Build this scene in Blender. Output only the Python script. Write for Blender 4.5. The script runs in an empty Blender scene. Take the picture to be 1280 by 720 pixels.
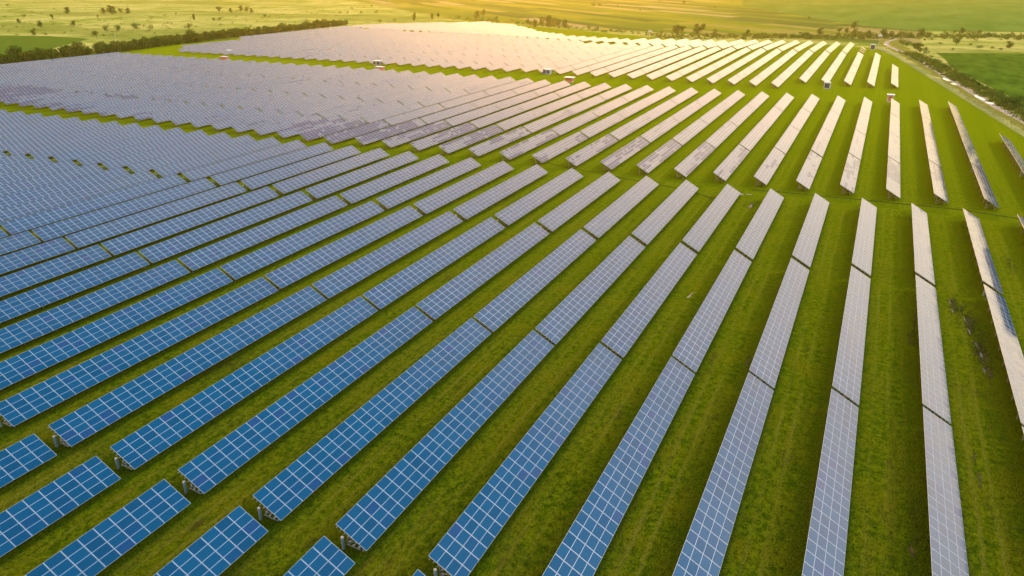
import bpy, bmesh, math, random
from mathutils import Vector, Matrix, noise
R = math.radians
rnd = random.Random(7)
SC = bpy.context.scene
COL = SC.collection

# ------------------------------------------------------------------ camera
HU = 2.75                                   # height of a table's upper edge above the ground
YAW, PITCH, ROLL, FPX, CAMZ = 0.4628, 0.4182, -0.0039, 887.9, 49.366 + HU
fw = Vector((-math.sin(YAW)*math.cos(PITCH), math.cos(YAW)*math.cos(PITCH), -math.sin(PITCH)))
rt0 = Vector((math.cos(YAW), math.sin(YAW), 0)); up0 = rt0.cross(fw)
rt = rt0*math.cos(ROLL) + up0*math.sin(ROLL); up = -rt0*math.sin(ROLL) + up0*math.cos(ROLL)
cam = bpy.data.cameras.new('camera'); cam.sensor_width = 36; cam.lens = FPX/1280*36
cam.clip_start = 1; cam.clip_end = 30000
camo = bpy.data.objects.new('camera', cam); COL.objects.link(camo)
m = Matrix.Identity(4)
for i in range(3):
    m[i][0], m[i][1], m[i][2] = rt[i], up[i], -fw[i]
m[2][3] = CAMZ
camo.matrix_world = m
SC.camera = camo

# ------------------------------------------------------------------ light and exposure
SUN_AZ, SUN_EL = 52.0, 36.0                # azimuth from +Y towards +X, elevation (degrees)
sdir = Vector((math.sin(R(SUN_AZ))*math.cos(R(SUN_EL)), math.cos(R(SUN_AZ))*math.cos(R(SUN_EL)), math.sin(R(SUN_EL))))
sun = bpy.data.lights.new('sun', 'SUN'); sun.energy = 2.2; sun.angle = R(7); sun.color = (1.0, 0.80, 0.55)
suno = bpy.data.objects.new('sun', sun); COL.objects.link(suno)
suno.rotation_euler = (-sdir).to_track_quat('-Z', 'Y').to_euler()
SC.view_settings.view_transform = 'Standard'; SC.view_settings.look = 'None'
SC.view_settings.exposure = 0; SC.view_settings.gamma = 1; SC.view_settings.use_curve_mapping = False
SC.cycles.use_denoising = True
SC.cycles.max_bounces = 6; SC.cycles.volume_bounces = 0; SC.cycles.diffuse_bounces = 3; SC.cycles.glossy_bounces = 3
SC.cycles.sample_clamp_indirect = 8

W = bpy.data.worlds.new('World'); SC.world = W; W.use_nodes = True
nt = W.node_tree; nt.nodes.clear()
def N(t, nt, **k):
    n = nt.nodes.new(t)
    for a, b in k.items(): setattr(n, a, b)
    return n
def ramp(nt, stops, interp='LINEAR'):
    r = N('ShaderNodeValToRGB', nt); e = r.color_ramp.elements; r.color_ramp.interpolation = interp
    while len(e) > 1: e.remove(e[-1])
    e[0].position = stops[0][0]; e[0].color = (*stops[0][1], 1)
    for p, c in stops[1:]:
        x = e.new(p); x.color = (*c, 1)
    return r
out = N('ShaderNodeOutputWorld', nt)
sky = N('ShaderNodeTexSky', nt); sky.sky_type = 'NISHITA'; sky.sun_disc = False
sky.sun_elevation = R(SUN_EL); sky.sun_rotation = R(SUN_AZ)
bg1 = N('ShaderNodeBackground', nt); bg1.inputs[1].default_value = 0.05
nt.links.new(sky.outputs[0], bg1.inputs[0])
# evening sky: thin bright haze low down, clear blue overhead
tc = N('ShaderNodeTexCoord', nt); sp = N('ShaderNodeSeparateXYZ', nt)
nt.links.new(tc.outputs['Generated'], sp.inputs[0])
S = lambda d: math.sin(R(d))
sr = ramp(nt, [(0.0, (.33,.225,.115)), (S(5), (.35,.24,.12)), (S(10), (.43,.305,.165)), (S(16), (.50,.365,.215)), (S(24), (.50,.37,.225)),
               (.53, (.465,.355,.255)), (.60, (.41,.345,.295)), (.68, (.33,.335,.36)), (.75, (.21,.29,.40)), (.80, (.08,.22,.41)), (.86, (.0,.17,.36)), (1, (.0,.14,.33))])
# the veil reaches higher on the glow lobe's side
vl = N('ShaderNodeMath', nt, operation='MULTIPLY_ADD'); vl.inputs[1].default_value = .60
nt.links.new(sp.outputs[0], vl.inputs[0]); nt.links.new(sp.outputs[2], vl.inputs[2]); nt.links.new(vl.outputs[0], sr.inputs[0])
bg2 = N('ShaderNodeBackground', nt); bg2.inputs[1].default_value = 4.6
# soft unevenness of the cloud veil
nz = N('ShaderNodeTexNoise', nt); nz.inputs['Scale'].default_value = 3.2; nz.inputs['Detail'].default_value = 3
mp = N('ShaderNodeMapping', nt); mp.inputs['Scale'].default_value = (1, 1, 3.5)
nt.links.new(tc.outputs['Generated'], mp.inputs[0]); nt.links.new(mp.outputs[0], nz.inputs[0])
mr = N('ShaderNodeMapRange', nt); mr.inputs[1].default_value = .3; mr.inputs[2].default_value = .7; mr.inputs[3].default_value = .88; mr.inputs[4].default_value = 1.12
nt.links.new(nz.outputs[0], mr.inputs[0])
mx = N('ShaderNodeVectorMath', nt, operation='SCALE')
nt.links.new(sr.outputs[0], mx.inputs[0]); nt.links.new(mr.outputs[0], mx.inputs['Scale'])
# sun-like glow lobe added to the sky ahead, to light the haze
dp = N('ShaderNodeVectorMath', nt, operation='DOT_PRODUCT'); dp.inputs[1].default_value = (math.sin(R(-24))*math.cos(R(11)), math.cos(R(-24))*math.cos(R(11)), math.sin(R(11)))
nrm = N('ShaderNodeVectorMath', nt, operation='NORMALIZE')
nt.links.new(tc.outputs['Generated'], nrm.inputs[0]); nt.links.new(nrm.outputs[0], dp.inputs[0])
gl = ramp(nt, [(.0, (0,0,0)), (.80, (.0,.0,.0)), (.89, (.13,.07,.025)), (.955, (.70,.35,.11)), (1, (3.6,1.75,.50))], 'EASE')
nt.links.new(dp.outputs['Value'], gl.inputs[0])
ad = N('ShaderNodeVectorMath', nt, operation='ADD')
nt.links.new(mx.outputs[0], ad.inputs[0]); nt.links.new(gl.outputs[0], ad.inputs[1])
nt.links.new(ad.outputs[0], bg2.inputs[0])
asd = N('ShaderNodeAddShader', nt)
nt.links.new(bg1.outputs[0], asd.inputs[0]); nt.links.new(bg2.outputs[0], asd.inputs[1]); nt.links.new(asd.outputs[0], out.inputs[0])

# ------------------------------------------------------------------ helpers
def ground_z(x, y):
    yb = 552 + max(0, (-x-150))*.2
    d = y - yb
    z = 0.0
    if d > 0:
        d = min(d, 230); z = -.03*d if d > 12 else -.03*d*d/24 - .0*d
        if d > 12: z = -.03*(d-6)
    if x < -520: z -= 0
    return z
def at(px, py, dz=0.0):
    """the point of the ground seen at a place of the photograph"""
    d = fw + rt*((px-640)/FPX) + up*((360-py)/FPX)
    t = (dz-CAMZ)/d.z
    for _ in range(8):
        x, y = d.x*t, d.y*t
        t = (ground_z(x, y)+dz-CAMZ)/d.z
    return d.x*t, d.y*t
def px_of(x, y, z):
    d = Vector((x, y, z-CAMZ)); w = d.dot(fw)
    if w < 5: return None
    return 640+FPX*d.dot(rt)/w, 360-FPX*d.dot(up)/w, w
def tag(o, label=None, cat=None, group=None, kind=None):
    if label: o['label'] = label
    if cat: o['category'] = cat
    if group: o['group'] = group
    if kind: o['kind'] = kind
    return o
def empty(name, loc, rot=(0,0,0)):
    o = bpy.data.objects.new(name, None); COL.objects.link(o); o.location = loc; o.rotation_euler = rot
    o.empty_display_size = .5
    return o
def link(name, me, parent=None, loc=(0,0,0), rot=(0,0,0)):
    o = bpy.data.objects.new(name, me); COL.objects.link(o); o.parent = parent; o.location = loc; o.rotation_euler = rot
    return o
class MB:
    def __init__(s): s.v=[]; s.f=[]; s.m=[]; s.uv=[]
    def quad(s, pts, m=0, uv=None):
        b=len(s.v); s.v += [tuple(p) for p in pts]; s.f.append(tuple(range(b, b+len(pts)))); s.m.append(m)
        s.uv.append(uv or [(0,0)]*len(pts))
    def box(s, c, h, m=0, M=None):
        P=[]
        for dz in (-1,1):
            for dx,dy in ((-1,-1),(1,-1),(1,1),(-1,1)):
                p=Vector((c[0]+dx*h[0], c[1]+dy*h[1], c[2]+dz*h[2])); P.append(M@p if M else p)
        b=len(s.v); s.v += [tuple(p) for p in P]
        for f in ((0,3,2,1),(4,5,6,7),(0,1,5,4),(1,2,6,5),(2,3,7,6),(3,0,4,7)):
            s.f.append(tuple(b+i for i in f)); s.m.append(m); s.uv.append([(0,0)]*4)
    def bar(s, a, b, w, m=0):
        a=Vector(a); b=Vector(b); d=b-a; L=d.length
        q=d.to_track_quat('Z','X').to_matrix().to_4x4(); M=Matrix.Translation((a+b)/2)@q
        s.box((0,0,0),(w/2,w/2,L/2),m,M)
    def cyl(s, a, b, r0, r1, n=8, m=0, cap=True):
        a=Vector(a); b=Vector(b); q=(b-a).to_track_quat('Z','X').to_matrix()
        B=len(s.v)
        for p,r in ((a,r0),(b,r1)):
            for i in range(n):
                t=2*math.pi*i/n; s.v.append(tuple(p+q@Vector((r*math.cos(t), r*math.sin(t),0))))
        for i in range(n):
            j=(i+1)%n; s.f.append((B+i,B+j,B+n+j,B+n+i)); s.m.append(m); s.uv.append([(0,0)]*4)
        if cap:
            s.f.append(tuple(B+n+i for i in range(n))); s.m.append(m); s.uv.append([(0,0)]*n)
            s.f.append(tuple(B+n-1-i for i in range(n))); s.m.append(m); s.uv.append([(0,0)]*n)
    def mesh(s, name, mats):
        me=bpy.data.meshes.new(name); me.from_pydata(s.v,[],s.f)
        for x in mats: me.materials.append(x)
        me.polygons.foreach_set('material_index', s.m)
        u=me.uv_layers.new(name='UVMap'); flat=[c for q in s.uv for p in q for c in p]
        u.data.foreach_set('uv', flat)
        me.update(); return me

# ------------------------------------------------------------------ materials
def mat(name):
    M=bpy.data.materials.new(name); M.use_nodes=True; nt=M.node_tree; b=nt.nodes['Principled BSDF']
    return M, nt, b
def plain(name, c, rough=.6, metal=0, var=.0, scale=5):
    M,nt,b=mat(name); b.inputs['Roughness'].default_value=rough; b.inputs['Metallic'].default_value=metal
    if var:
        g=N('ShaderNodeNewGeometry',nt); n=N('ShaderNodeTexNoise',nt); n.inputs['Scale'].default_value=scale; n.inputs['Detail'].default_value=4
        nt.links.new(g.outputs['Position'],n.inputs['Vector'])
        r=ramp(nt,[(.3,tuple(x*(1-var) for x in c)),(.7,tuple(min(1,x*(1+var)) for x in c))])
        nt.links.new(n.outputs[0],r.inputs[0]); nt.links.new(r.outputs[0],b.inputs['Base Color'])
    else: b.inputs['Base Color'].default_value=(*c,1)
    return M
ALU = plain('aluminium_frame', (.37,.39,.41), .42, .15, .12, 3)
STEEL = plain('galvanised_steel', (.26,.25,.22), .5, .35, .15, 2)
CAB = plain('cabinet_paint', (.27,.29,.27), .45, 0, .08, 4)
CABTOP = plain('cabinet_cap', (.45,.42,.36), .5, 0, .05, 4)
BACK = plain('module_backsheet', (.35,.36,.36), .6)

def glass_mat():
    M,nt,b=mat('module_glass')
    uv=N('ShaderNodeUVMap',nt); oi=N('ShaderNodeObjectInfo',nt)
    fl=N('ShaderNodeVectorMath',nt,operation='FLOOR'); nt.links.new(uv.outputs[0],fl.inputs[0])
    ob=N('ShaderNodeCombineXYZ',nt); mu=N('ShaderNodeMath',nt,operation='MULTIPLY'); mu.inputs[1].default_value=977.
    nt.links.new(oi.outputs['Random'],mu.inputs[0]); nt.links.new(mu.outputs[0],ob.inputs[2])
    sm=N('ShaderNodeVectorMath',nt,operation='ADD'); nt.links.new(fl.outputs[0],sm.inputs[0]); nt.links.new(ob.outputs[0],sm.inputs[1])
    wn=N('ShaderNodeTexWhiteNoise',nt); wn.noise_dimensions='3D'; nt.links.new(sm.outputs[0],wn.inputs[0])
    # a few modules are of a violet batch, the others vary a little
    r=ramp(nt,[(0,(.0002,.029,.066)),(.35,(.0004,.037,.080)),(.7,(.0006,.044,.092)),(.93,(.0004,.032,.080)),(.965,(.007,.027,.088)),(1,(.011,.027,.086))])
    nt.links.new(wn.outputs[0],r.inputs[0])
    # cell grid 10 x 6 inside the module
    fr=N('ShaderNodeVectorMath',nt,operation='FRACTION'); nt.links.new(uv.outputs[0],fr.inputs[0])
    sc=N('ShaderNodeVectorMath',nt,operation='MULTIPLY'); sc.inputs[1].default_value=(10,6,1); nt.links.new(fr.outputs[0],sc.inputs[0])
    f2=N('ShaderNodeVectorMath',nt,operation='FRACTION'); nt.links.new(sc.outputs[0],f2.inputs[0])
    s2=N('ShaderNodeVectorMath',nt,operation='SUBTRACT'); s2.inputs[1].default_value=(.5,.5,0); nt.links.new(f2.outputs[0],s2.inputs[0])
    ab=N('ShaderNodeVectorMath',nt,operation='ABSOLUTE'); nt.links.new(s2.outputs[0],ab.inputs[0])
    sx=N('ShaderNodeSeparateXYZ',nt); nt.links.new(ab.outputs[0],sx.inputs[0])
    mm=N('ShaderNodeMath',nt,operation='MAXIMUM'); nt.links.new(sx.outputs[0],mm.inputs[0]); nt.links.new(sx.outputs[1],mm.inputs[1])
    gt=N('ShaderNodeMath',nt,operation='GREATER_THAN'); gt.inputs[1].default_value=.475; nt.links.new(mm.outputs[0],gt.inputs[0])
    mc=N('ShaderNodeMix',nt,data_type='RGBA'); mc.inputs[7].default_value=(.05,.13,.20,1)
    gm=N('ShaderNodeMath',nt,operation='MULTIPLY'); gm.inputs[1].default_value=.8; nt.links.new(gt.outputs[0],gm.inputs[0])
    nt.links.new(gm.outputs[0],mc.inputs[0]); nt.links.new(r.outputs[0],mc.inputs[6])
    at_=N('ShaderNodeAttribute',nt); at_.attribute_type='GEOMETRY'; at_.attribute_name='worn'
    mw_=N('ShaderNodeMix',nt,data_type='RGBA'); mw_.inputs[7].default_value=(.045,.040,.075,1)
    nt.links.new(at_.outputs['Fac'],mw_.inputs[0]); nt.links.new(mc.outputs[2],mw_.inputs[6]); nt.links.new(mw_.outputs[2],b.inputs['Base Color'])
    # patches of modules with matter, less mirror-like glass, wider in the middle block
    b.inputs['IOR'].default_value=1.5
    rr=N('ShaderNodeMapRange',nt); rr.inputs[3].default_value=.06; rr.inputs[4].default_value=.14; nt.links.new(wn.outputs[0],rr.inputs[0]); nt.links.new(rr.outputs[0],b.inputs['Roughness'])
    sr=N('ShaderNodeMapRange',nt); sr.inputs[3].default_value=.60; sr.inputs[4].default_value=.09; nt.links.new(at_.outputs['Fac'],sr.inputs[0])
    nt.links.new(sr.outputs[0],b.inputs['Specular IOR Level'])
    return M
GLASS = glass_mat()

# ------------------------------------------------------------------ ground
fence_x = lambda y: 45.5-.155*(y-314)        # line of the boundary fence
def ground_mat():
    M,nt,b=mat('grassland'); b.inputs['Roughness'].default_value=1; b.inputs['Specular IOR Level'].default_value=0
    g=N('ShaderNodeNewGeometry',nt); L=nt.links.new
    def noise_(scale, detail=4, sc=(1,1,1), rough=.55, rot=0):
        mp=N('ShaderNodeMapping',nt); mp.inputs['Scale'].default_value=sc; mp.inputs['Rotation'].default_value=(0,0,rot); L(g.outputs['Position'],mp.inputs[0])
        n=N('ShaderNodeTexNoise',nt); n.inputs['Scale'].default_value=scale; n.inputs['Detail'].default_value=detail; n.inputs['Roughness'].default_value=rough; L(mp.outputs[0],n.inputs['Vector']); return n.outputs[0]
    def mix(f,a,c):
        x=N('ShaderNodeMix',nt,data_type='RGBA'); 
        (L(f,x.inputs[0]) if not isinstance(f,float) else setattr(x.inputs[0],'default_value',f))
        for i,v in ((6,a),(7,c)):
            (setattr(x.inputs[i],'default_value',(*v,1)) if isinstance(v,tuple) else L(v,x.inputs[i]))
        return x.outputs[2]
    def mr(v,a,b_,c=0.,d=1.):
        x=N('ShaderNodeMapRange',nt); L(v,x.inputs[0])
        for i,q in enumerate((a,b_,c,d)): x.inputs[i+1].default_value=q
        return x.outputs[0]
    def mth(op,a,c):
        x=N('ShaderNodeMath',nt,operation=op)
        for i,v in ((0,a),(1,c)):
            (setattr(x.inputs[i],'default_value',v) if isinstance(v,(int,float)) else L(v,x.inputs[i]))
        return x.outputs[0]
    sp=N('ShaderNodeSeparateXYZ',nt); L(g.outputs['Position'],sp.inputs[0]); X,Y=sp.outputs[0],sp.outputs[1]
    # lawn between the tables
    n1=noise_(1.1,6); n2=noise_(.16,4); n3=noise_(.9,5,(1,.05,1)); n4=noise_(5.5,4,(1,.6,1),.7)
    lawn=mix(mr(n1,.40,.60),(.048,.086,.0012),(.130,.164,.0024))
    lawn=mix(mr(n2,.45,.68,0,.8),lawn,(.158,.150,.0030))
    lawn=mix(mr(n3,.50,.64,0,.65),lawn,(.150,.142,.008))
    lawn=mix(mr(n4,.50,.36,0,.85),lawn,(.018,.034,.001))
    lawn=mix(mr(n4,.56,.68,0,.65),lawn,(.180,.178,.016))
    n7=noise_(2.3,5,(1,.55,1),.72)
    lawn=mix(mr(n7,.47,.33,0,.9),lawn,(.016,.028,.001))
    lawn=mix(mr(n7,.57,.70,0,.75),lawn,(.215,.215,.012))
    n8=noise_(.30,6,(1,.3,1),.75); lawn=mix(mr(n8,.60,.68,0,.8),lawn,(.060,.038,.010))
    n6=noise_(14.,3,(1,1,1),.7)
    lawn=mix(mr(n6,.46,.32,0,.6),lawn,(.015,.028,.001))
    lawn=mix(mr(n6,.60,.72,0,.5),lawn,(.19,.20,.03))
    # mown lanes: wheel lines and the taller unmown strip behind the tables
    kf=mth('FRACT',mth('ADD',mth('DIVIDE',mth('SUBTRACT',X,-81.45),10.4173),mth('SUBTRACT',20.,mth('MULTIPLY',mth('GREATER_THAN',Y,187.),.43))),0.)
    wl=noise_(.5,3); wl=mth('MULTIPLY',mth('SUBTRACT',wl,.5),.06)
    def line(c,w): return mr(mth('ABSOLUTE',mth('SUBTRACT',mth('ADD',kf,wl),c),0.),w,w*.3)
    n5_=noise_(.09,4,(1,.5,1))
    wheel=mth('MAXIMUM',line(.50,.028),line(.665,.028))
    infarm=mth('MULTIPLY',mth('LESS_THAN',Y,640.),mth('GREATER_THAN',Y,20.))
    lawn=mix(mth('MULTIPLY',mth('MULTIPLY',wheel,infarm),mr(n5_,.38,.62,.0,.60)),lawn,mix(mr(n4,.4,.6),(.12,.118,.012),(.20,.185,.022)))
    back=mth('MULTIPLY',mr(kf,.80,.90),mr(n1,.30,.55,.35,.85)); back=mth('MAXIMUM',back,mr(kf,.38,.34))  # darker green also painted under the tables, deepening their shade
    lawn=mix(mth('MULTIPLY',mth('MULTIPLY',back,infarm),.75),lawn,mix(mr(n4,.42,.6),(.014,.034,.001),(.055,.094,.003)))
    n5=noise_(.055,5)
    lawn=mix(mr(n5,.60,.70,0,.35),lawn,(.045,.030,.008))
    # lawn colour turns yellow-green with distance, painting in the warm far haze
    far=mr(Y,60.,300.)
    lawn=mix(mth('MULTIPLY',far,.75),lawn,mix(mr(n1,.3,.7),(.155,.225,.0004),(.255,.275,.0006)))
    # meadow outside
    m1=noise_(.012,5); m2=noise_(.05,5,(.4,1,1),.6,.5)
    mead=mix(mr(m1,.40,.60),(.18,.235,.026),(.42,.38,.095))
    mead=mix(mr(m2,.45,.70,0,.8),mead,(.54,.46,.13))
    m3=noise_(.10,5); mead=mix(mr(m3,.54,.68,0,.75),mead,(.085,.11,.010)); m4=noise_(.006,3,(.35,1,1),.5,.6); mead=mix(mr(m4,.50,.58,0,.6),mead,(.13,.17,.020))
    # crop strips far away: long narrow plots side by side
    rot=N('ShaderNodeMapping',nt); rot.inputs['Rotation'].default_value=(0,0,R(-47)); L(g.outputs['Position'],rot.inputs[0])
    s2=N('ShaderNodeSeparateXYZ',nt); L(rot.outputs[0],s2.inputs[0])
    u=mth('DIVIDE',s2.outputs[0],25.); wob=noise_(.004,2); u=mth('ADD',u,mth('MULTIPLY',wob,1.5))
    fu=mth('FLOOR',u,0); wu=N('ShaderNodeTexWhiteNoise',nt); wu.noise_dimensions='1D'; L(fu,wu.inputs['W'])
    v=mth('ADD',mth('DIVIDE',s2.outputs[1],210.),mth('MULTIPLY',wu.outputs[0],3.)); fv=mth('FLOOR',v,0)
    cb=N('ShaderNodeCombineXYZ',nt); L(fu,cb.inputs[0]); L(fv,cb.inputs[1])
    wn=N('ShaderNodeTexWhiteNoise',nt); wn.noise_dimensions='2D'; L(cb.outputs[0],wn.inputs[0])
    cr=ramp(nt,[(0,(.10,.15,.014)),(.18,(.055,.095,.018)),(.34,(.12,.165,.018)),(.5,(.26,.22,.05)),(.62,(.15,.185,.016)),(.74,(.33,.25,.10)),(.86,(.20,.21,.015)),(.95,(.07,.11,.02))],'CONSTANT')
    L(wn.outputs[0],cr.inputs[0])
    crop=mix(mr(m3,.4,.7,0,.35),cr.outputs[0],(.12,.13,.02))
    # where what grows
    inside=mth('MULTIPLY',mth('GREATER_THAN',X,-512.),mth('LESS_THAN',mth('SUBTRACT',mth('ADD',X,mth('MULTIPLY',Y,.155)),94.5),0.))
    yend=mth('ADD',648.,mth('MULTIPLY',mth('MAXIMUM',mth('SUBTRACT',-150.,X),0.),.70))
    inside=mth('MULTIPLY',inside,mth('LESS_THAN',Y,yend))
    crops_at=mth('MULTIPLY',mr(mth('SUBTRACT',Y,mth('MULTIPLY',X,-.35)),700.,712.),mth('LESS_THAN',X,30.))
    crops_at=mth('MULTIPLY',crops_at,mr(mth('ADD',mth('MULTIPLY',X,.9),Y),400.,430.))
    c=mix(crops_at,mead,crop)
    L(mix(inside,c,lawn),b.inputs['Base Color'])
    bp=N('ShaderNodeBump',nt); bp.inputs['Strength'].default_value=1; bp.inputs['Distance'].default_value=.45
    L(mth('ADD',n4,mth('MULTIPLY',n1,.8)),bp.inputs['Height']); L(bp.outputs[0],b.inputs['Normal'])
    return M
GRASS=ground_mat()
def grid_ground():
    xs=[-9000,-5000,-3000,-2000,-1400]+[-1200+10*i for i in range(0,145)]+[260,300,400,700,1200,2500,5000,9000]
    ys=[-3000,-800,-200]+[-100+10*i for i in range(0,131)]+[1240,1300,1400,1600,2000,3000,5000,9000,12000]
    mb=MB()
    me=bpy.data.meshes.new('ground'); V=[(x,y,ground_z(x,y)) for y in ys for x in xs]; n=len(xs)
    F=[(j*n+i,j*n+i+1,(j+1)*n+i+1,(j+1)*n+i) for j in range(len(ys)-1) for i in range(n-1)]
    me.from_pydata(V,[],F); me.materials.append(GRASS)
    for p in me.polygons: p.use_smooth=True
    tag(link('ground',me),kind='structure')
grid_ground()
def sheet(name, poly, M, lift=.05, step=12, kind='structure', label=None):
    """a sheet of ground cover: polygon cut up so that it follows the terrain"""
    bm=bmesh.new(); vs=[bm.verts.new((x,y,0)) for x,y in poly]; bm.faces.new(vs)
    for axis in (0,1):
        lo=min(p[axis] for p in poly); hi=max(p[axis] for p in poly); k=math.ceil(lo/step)*step
        while k<hi:
            no=Vector((1,0,0)) if axis==0 else Vector((0,1,0))
            bmesh.ops.bisect_plane(bm,geom=bm.verts[:]+bm.edges[:]+bm.faces[:],plane_co=no*k,plane_no=no); k+=step
    for v in bm.verts: v.co.z=ground_z(v.co.x,v.co.y)+lift
    bmesh.ops.triangulate(bm,faces=bm.faces[:])
    me=bpy.data.meshes.new(name); bm.to_mesh(me); bm.free(); me.materials.append(M)
    for p in me.polygons:
        if p.normal.z<0: p.flip()
    return tag(link(name,me),kind=kind,label=label)
def field_mat(name,a,b_,sc=(1,1,1),rot=0,scale=.05,rough=.6,c3=None):
    M,nt,b=mat(name); b.inputs['Roughness'].default_value=1; b.inputs['Specular IOR Level'].default_value=0
    g=N('ShaderNodeNewGeometry',nt); mp=N('ShaderNodeMapping',nt); mp.inputs['Scale'].default_value=sc; mp.inputs['Rotation'].default_value=(0,0,rot); nt.links.new(g.outputs['Position'],mp.inputs[0])
    n=N('ShaderNodeTexNoise',nt); n.inputs['Scale'].default_value=scale; n.inputs['Detail'].default_value=7; n.inputs['Roughness'].default_value=rough
    nt.links.new(mp.outputs[0],n.inputs['Vector']); r=ramp(nt,[(.35,a),(.65,b_)]+([(.8,c3)] if c3 else [])); nt.links.new(n.outputs[0],r.inputs[0]); nt.links.new(r.outputs[0],b.inputs['Base Color'])
    return M
# the dark crop field right of the track, the big fields beyond the hedges, the small green field left of the windbreak
FD=field_mat('dark_crop',(.028,.068,.004),(.080,.135,.010),(1,.25,1),.2,.16)
sheet('field',[at(1170,66),at(1290,67.5),(260,590),(260,200),(90,200)]+[(fence_x(y)+22,y) for y in (260,330,420,500)],FD)
FG=field_mat('green_crop',(.055,.125,.012),(.105,.175,.028),(1,.25,1),1.2,.03,.6,(.15,.17,.04))
sheet('field',[at(1000,20),at(930,8),(-330,1900),(1100,2600),(1100,900),at(1290,40.5),at(1150,38.5),at(1085,33)],FG,.06,60)
FL=field_mat('left_crop',(.055,.105,.010),(.080,.130,.012),(1,.3,1),.6,.05)
sheet('field',[at(-40,44),at(60,45),at(112,48.5),at(60,62),(-520,330),(-520,230),(-700,180)],FL,.06,20)
# the farm track and its verge
TR=field_mat('track_dirt',(.26,.20,.13),(.42,.33,.23),(1,.4,1),.2,.35,.7)
VG=field_mat('verge_grass',(.13,.13,.02),(.21,.19,.03),(1,.5,1),.2,.2)
trk=[(1330,178),(1280,152),(1240,130.5),(1200,106.5),(1160,82),(1130,66.5),(1112,58.5),(1107,54.5),(1110,51.5),(1120,48.8)]
tp=[at(*p) for p in trk]
def ribbon(name,pts,w,M,lift,wig=.0,off=0.):
    L_=[];R_=[]
    fine=[]
    for i in range(len(pts)-1):
        n=max(1,int(math.dist(pts[i],pts[i+1])/6))
        for k in range(n): t=k/n; fine.append((pts[i][0]*(1-t)+pts[i+1][0]*t, pts[i][1]*(1-t)+pts[i+1][1]*t))
    fine.append(pts[-1]); V=[];F=[]
    for i,p in enumerate(fine):
        a=fine[max(0,i-2)]; c=fine[min(len(fine)-1,i+2)]; d=Vector((c[0]-a[0],c[1]-a[1])).normalized(); nn=Vector((d.y,-d.x))
        for s in (-1,1):
            ww=w/2*(1+wig*(noise.noise(Vector((p[0]*.07,p[1]*.07,s*9.))))) ; x=p[0]+nn.x*(s*ww+off); y=p[1]+nn.y*(s*ww+off)
            V.append((x,y,ground_z(x,y)+lift))
    F=[(2*i,2*i+1,2*i+3,2*i+2) for i in range(len(fine)-1)]
    me=bpy.data.meshes.new(name); me.from_pydata(V,[],F); me.materials.append(M)
    for q in me.polygons:
        if q.normal.z<0: q.flip()
    return tag(link(name,me),kind='structure')
ribbon('verge',tp,17,VG,.05,.5,3)
ribbon('dirt_track',tp,3.6,TR,.075,.5)
# lighter, bare puddled patches on the track
PU=plain('bare_pale_soil',(.70,.60,.46),.5,0,.15,.8)
def blob(name,cx,cy,rx,ry,M,lift,rot=0,seed=1,kind='structure',n=26):
    V=[];
    for i in range(n):
        t=2*math.pi*i/n; k=1+.45*noise.noise(Vector((math.cos(t)*1.5,math.sin(t)*1.5,seed*3.1)))+.12*noise.noise(Vector((math.cos(t)*6,math.sin(t)*6,seed*1.7)))
        x=rx*k*math.cos(t); y=ry*k*math.sin(t); X=cx+x*math.cos(rot)-y*math.sin(rot); Y=cy+x*math.sin(rot)+y*math.cos(rot)
        V.append((X,Y,ground_z(X,Y)+lift))
    V.append((cx,cy,ground_z(cx,cy)+lift))
    me=bpy.data.meshes.new(name); me.from_pydata(V,[],[(i,(i+1)%n,n) for i in range(n)]); me.materials.append(M)
    a=me.attributes.new('edge','FLOAT','POINT'); a.data.foreach_set('value',[0.]*n+[1.])
    return tag(link(name,me),kind=kind)
for i,(px,py,ry) in enumerate([(1183,99.5,6.0),(1192,105,3.2),(1224,122,7.0),(1237,129,4.0),(1107,56,5)]):
    x,y=at(px,py); blob('track_bare_patch',x,y,1.3,ry,PU,.085,R(9),i)
def ragged(M,amt=1.0,sc=1.6):
    nt=M.node_tree; b=nt.nodes['Principled BSDF']; a=N('ShaderNodeAttribute',nt); a.attribute_name='edge'
    g=N('ShaderNodeNewGeometry',nt); n=N('ShaderNodeTexNoise',nt); n.inputs['Scale'].default_value=sc; n.inputs['Detail'].default_value=5; nt.links.new(g.outputs['Position'],n.inputs['Vector'])
    m=N('ShaderNodeMath',nt,operation='MULTIPLY_ADD'); m.inputs[1].default_value=1.1; nt.links.new(a.outputs['Fac'],m.inputs[0]); n2=N('ShaderNodeMath',nt,operation='MULTIPLY'); n2.inputs[1].default_value=2.; nt.links.new(n.outputs[0],n2.inputs[0]); nt.links.new(n2.outputs[0],m.inputs[2])
    r=N('ShaderNodeMapRange',nt); r.inputs[1].default_value=1.32; r.inputs[2].default_value=1.75; r.inputs[4].default_value=amt; nt.links.new(m.outputs[0],r.inputs[0]); nt.links.new(r.outputs[0],b.inputs['Alpha'])
    return M
SOIL=ragged(field_mat('bare_soil',(.16,.12,.05),(.46,.36,.22),(1,1,1),0,1.2,.7))
MUD=ragged(field_mat('wet_mud',(.030,.026,.008),(.10,.085,.025),(1,.5,1),0,.9,.7),.92)
WAT=ragged(plain('puddle_water',(.075,.07,.045),.45),1.,2.2)
for i,(px,py,rx,ry,M_) in enumerate([(938,258,.75,3.2,SOIL),(927,243,1.2,1.4,SOIL),(936,243,1.6,.5,SOIL),(862,370,.35,2.2,SOIL),(935,452,.4,2.5,MUD)]):
    x,y=at(px,py); blob('bare_patch',x,y,rx,ry,M_,.03,R(rnd.uniform(-8,8)),i+10)
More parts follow.
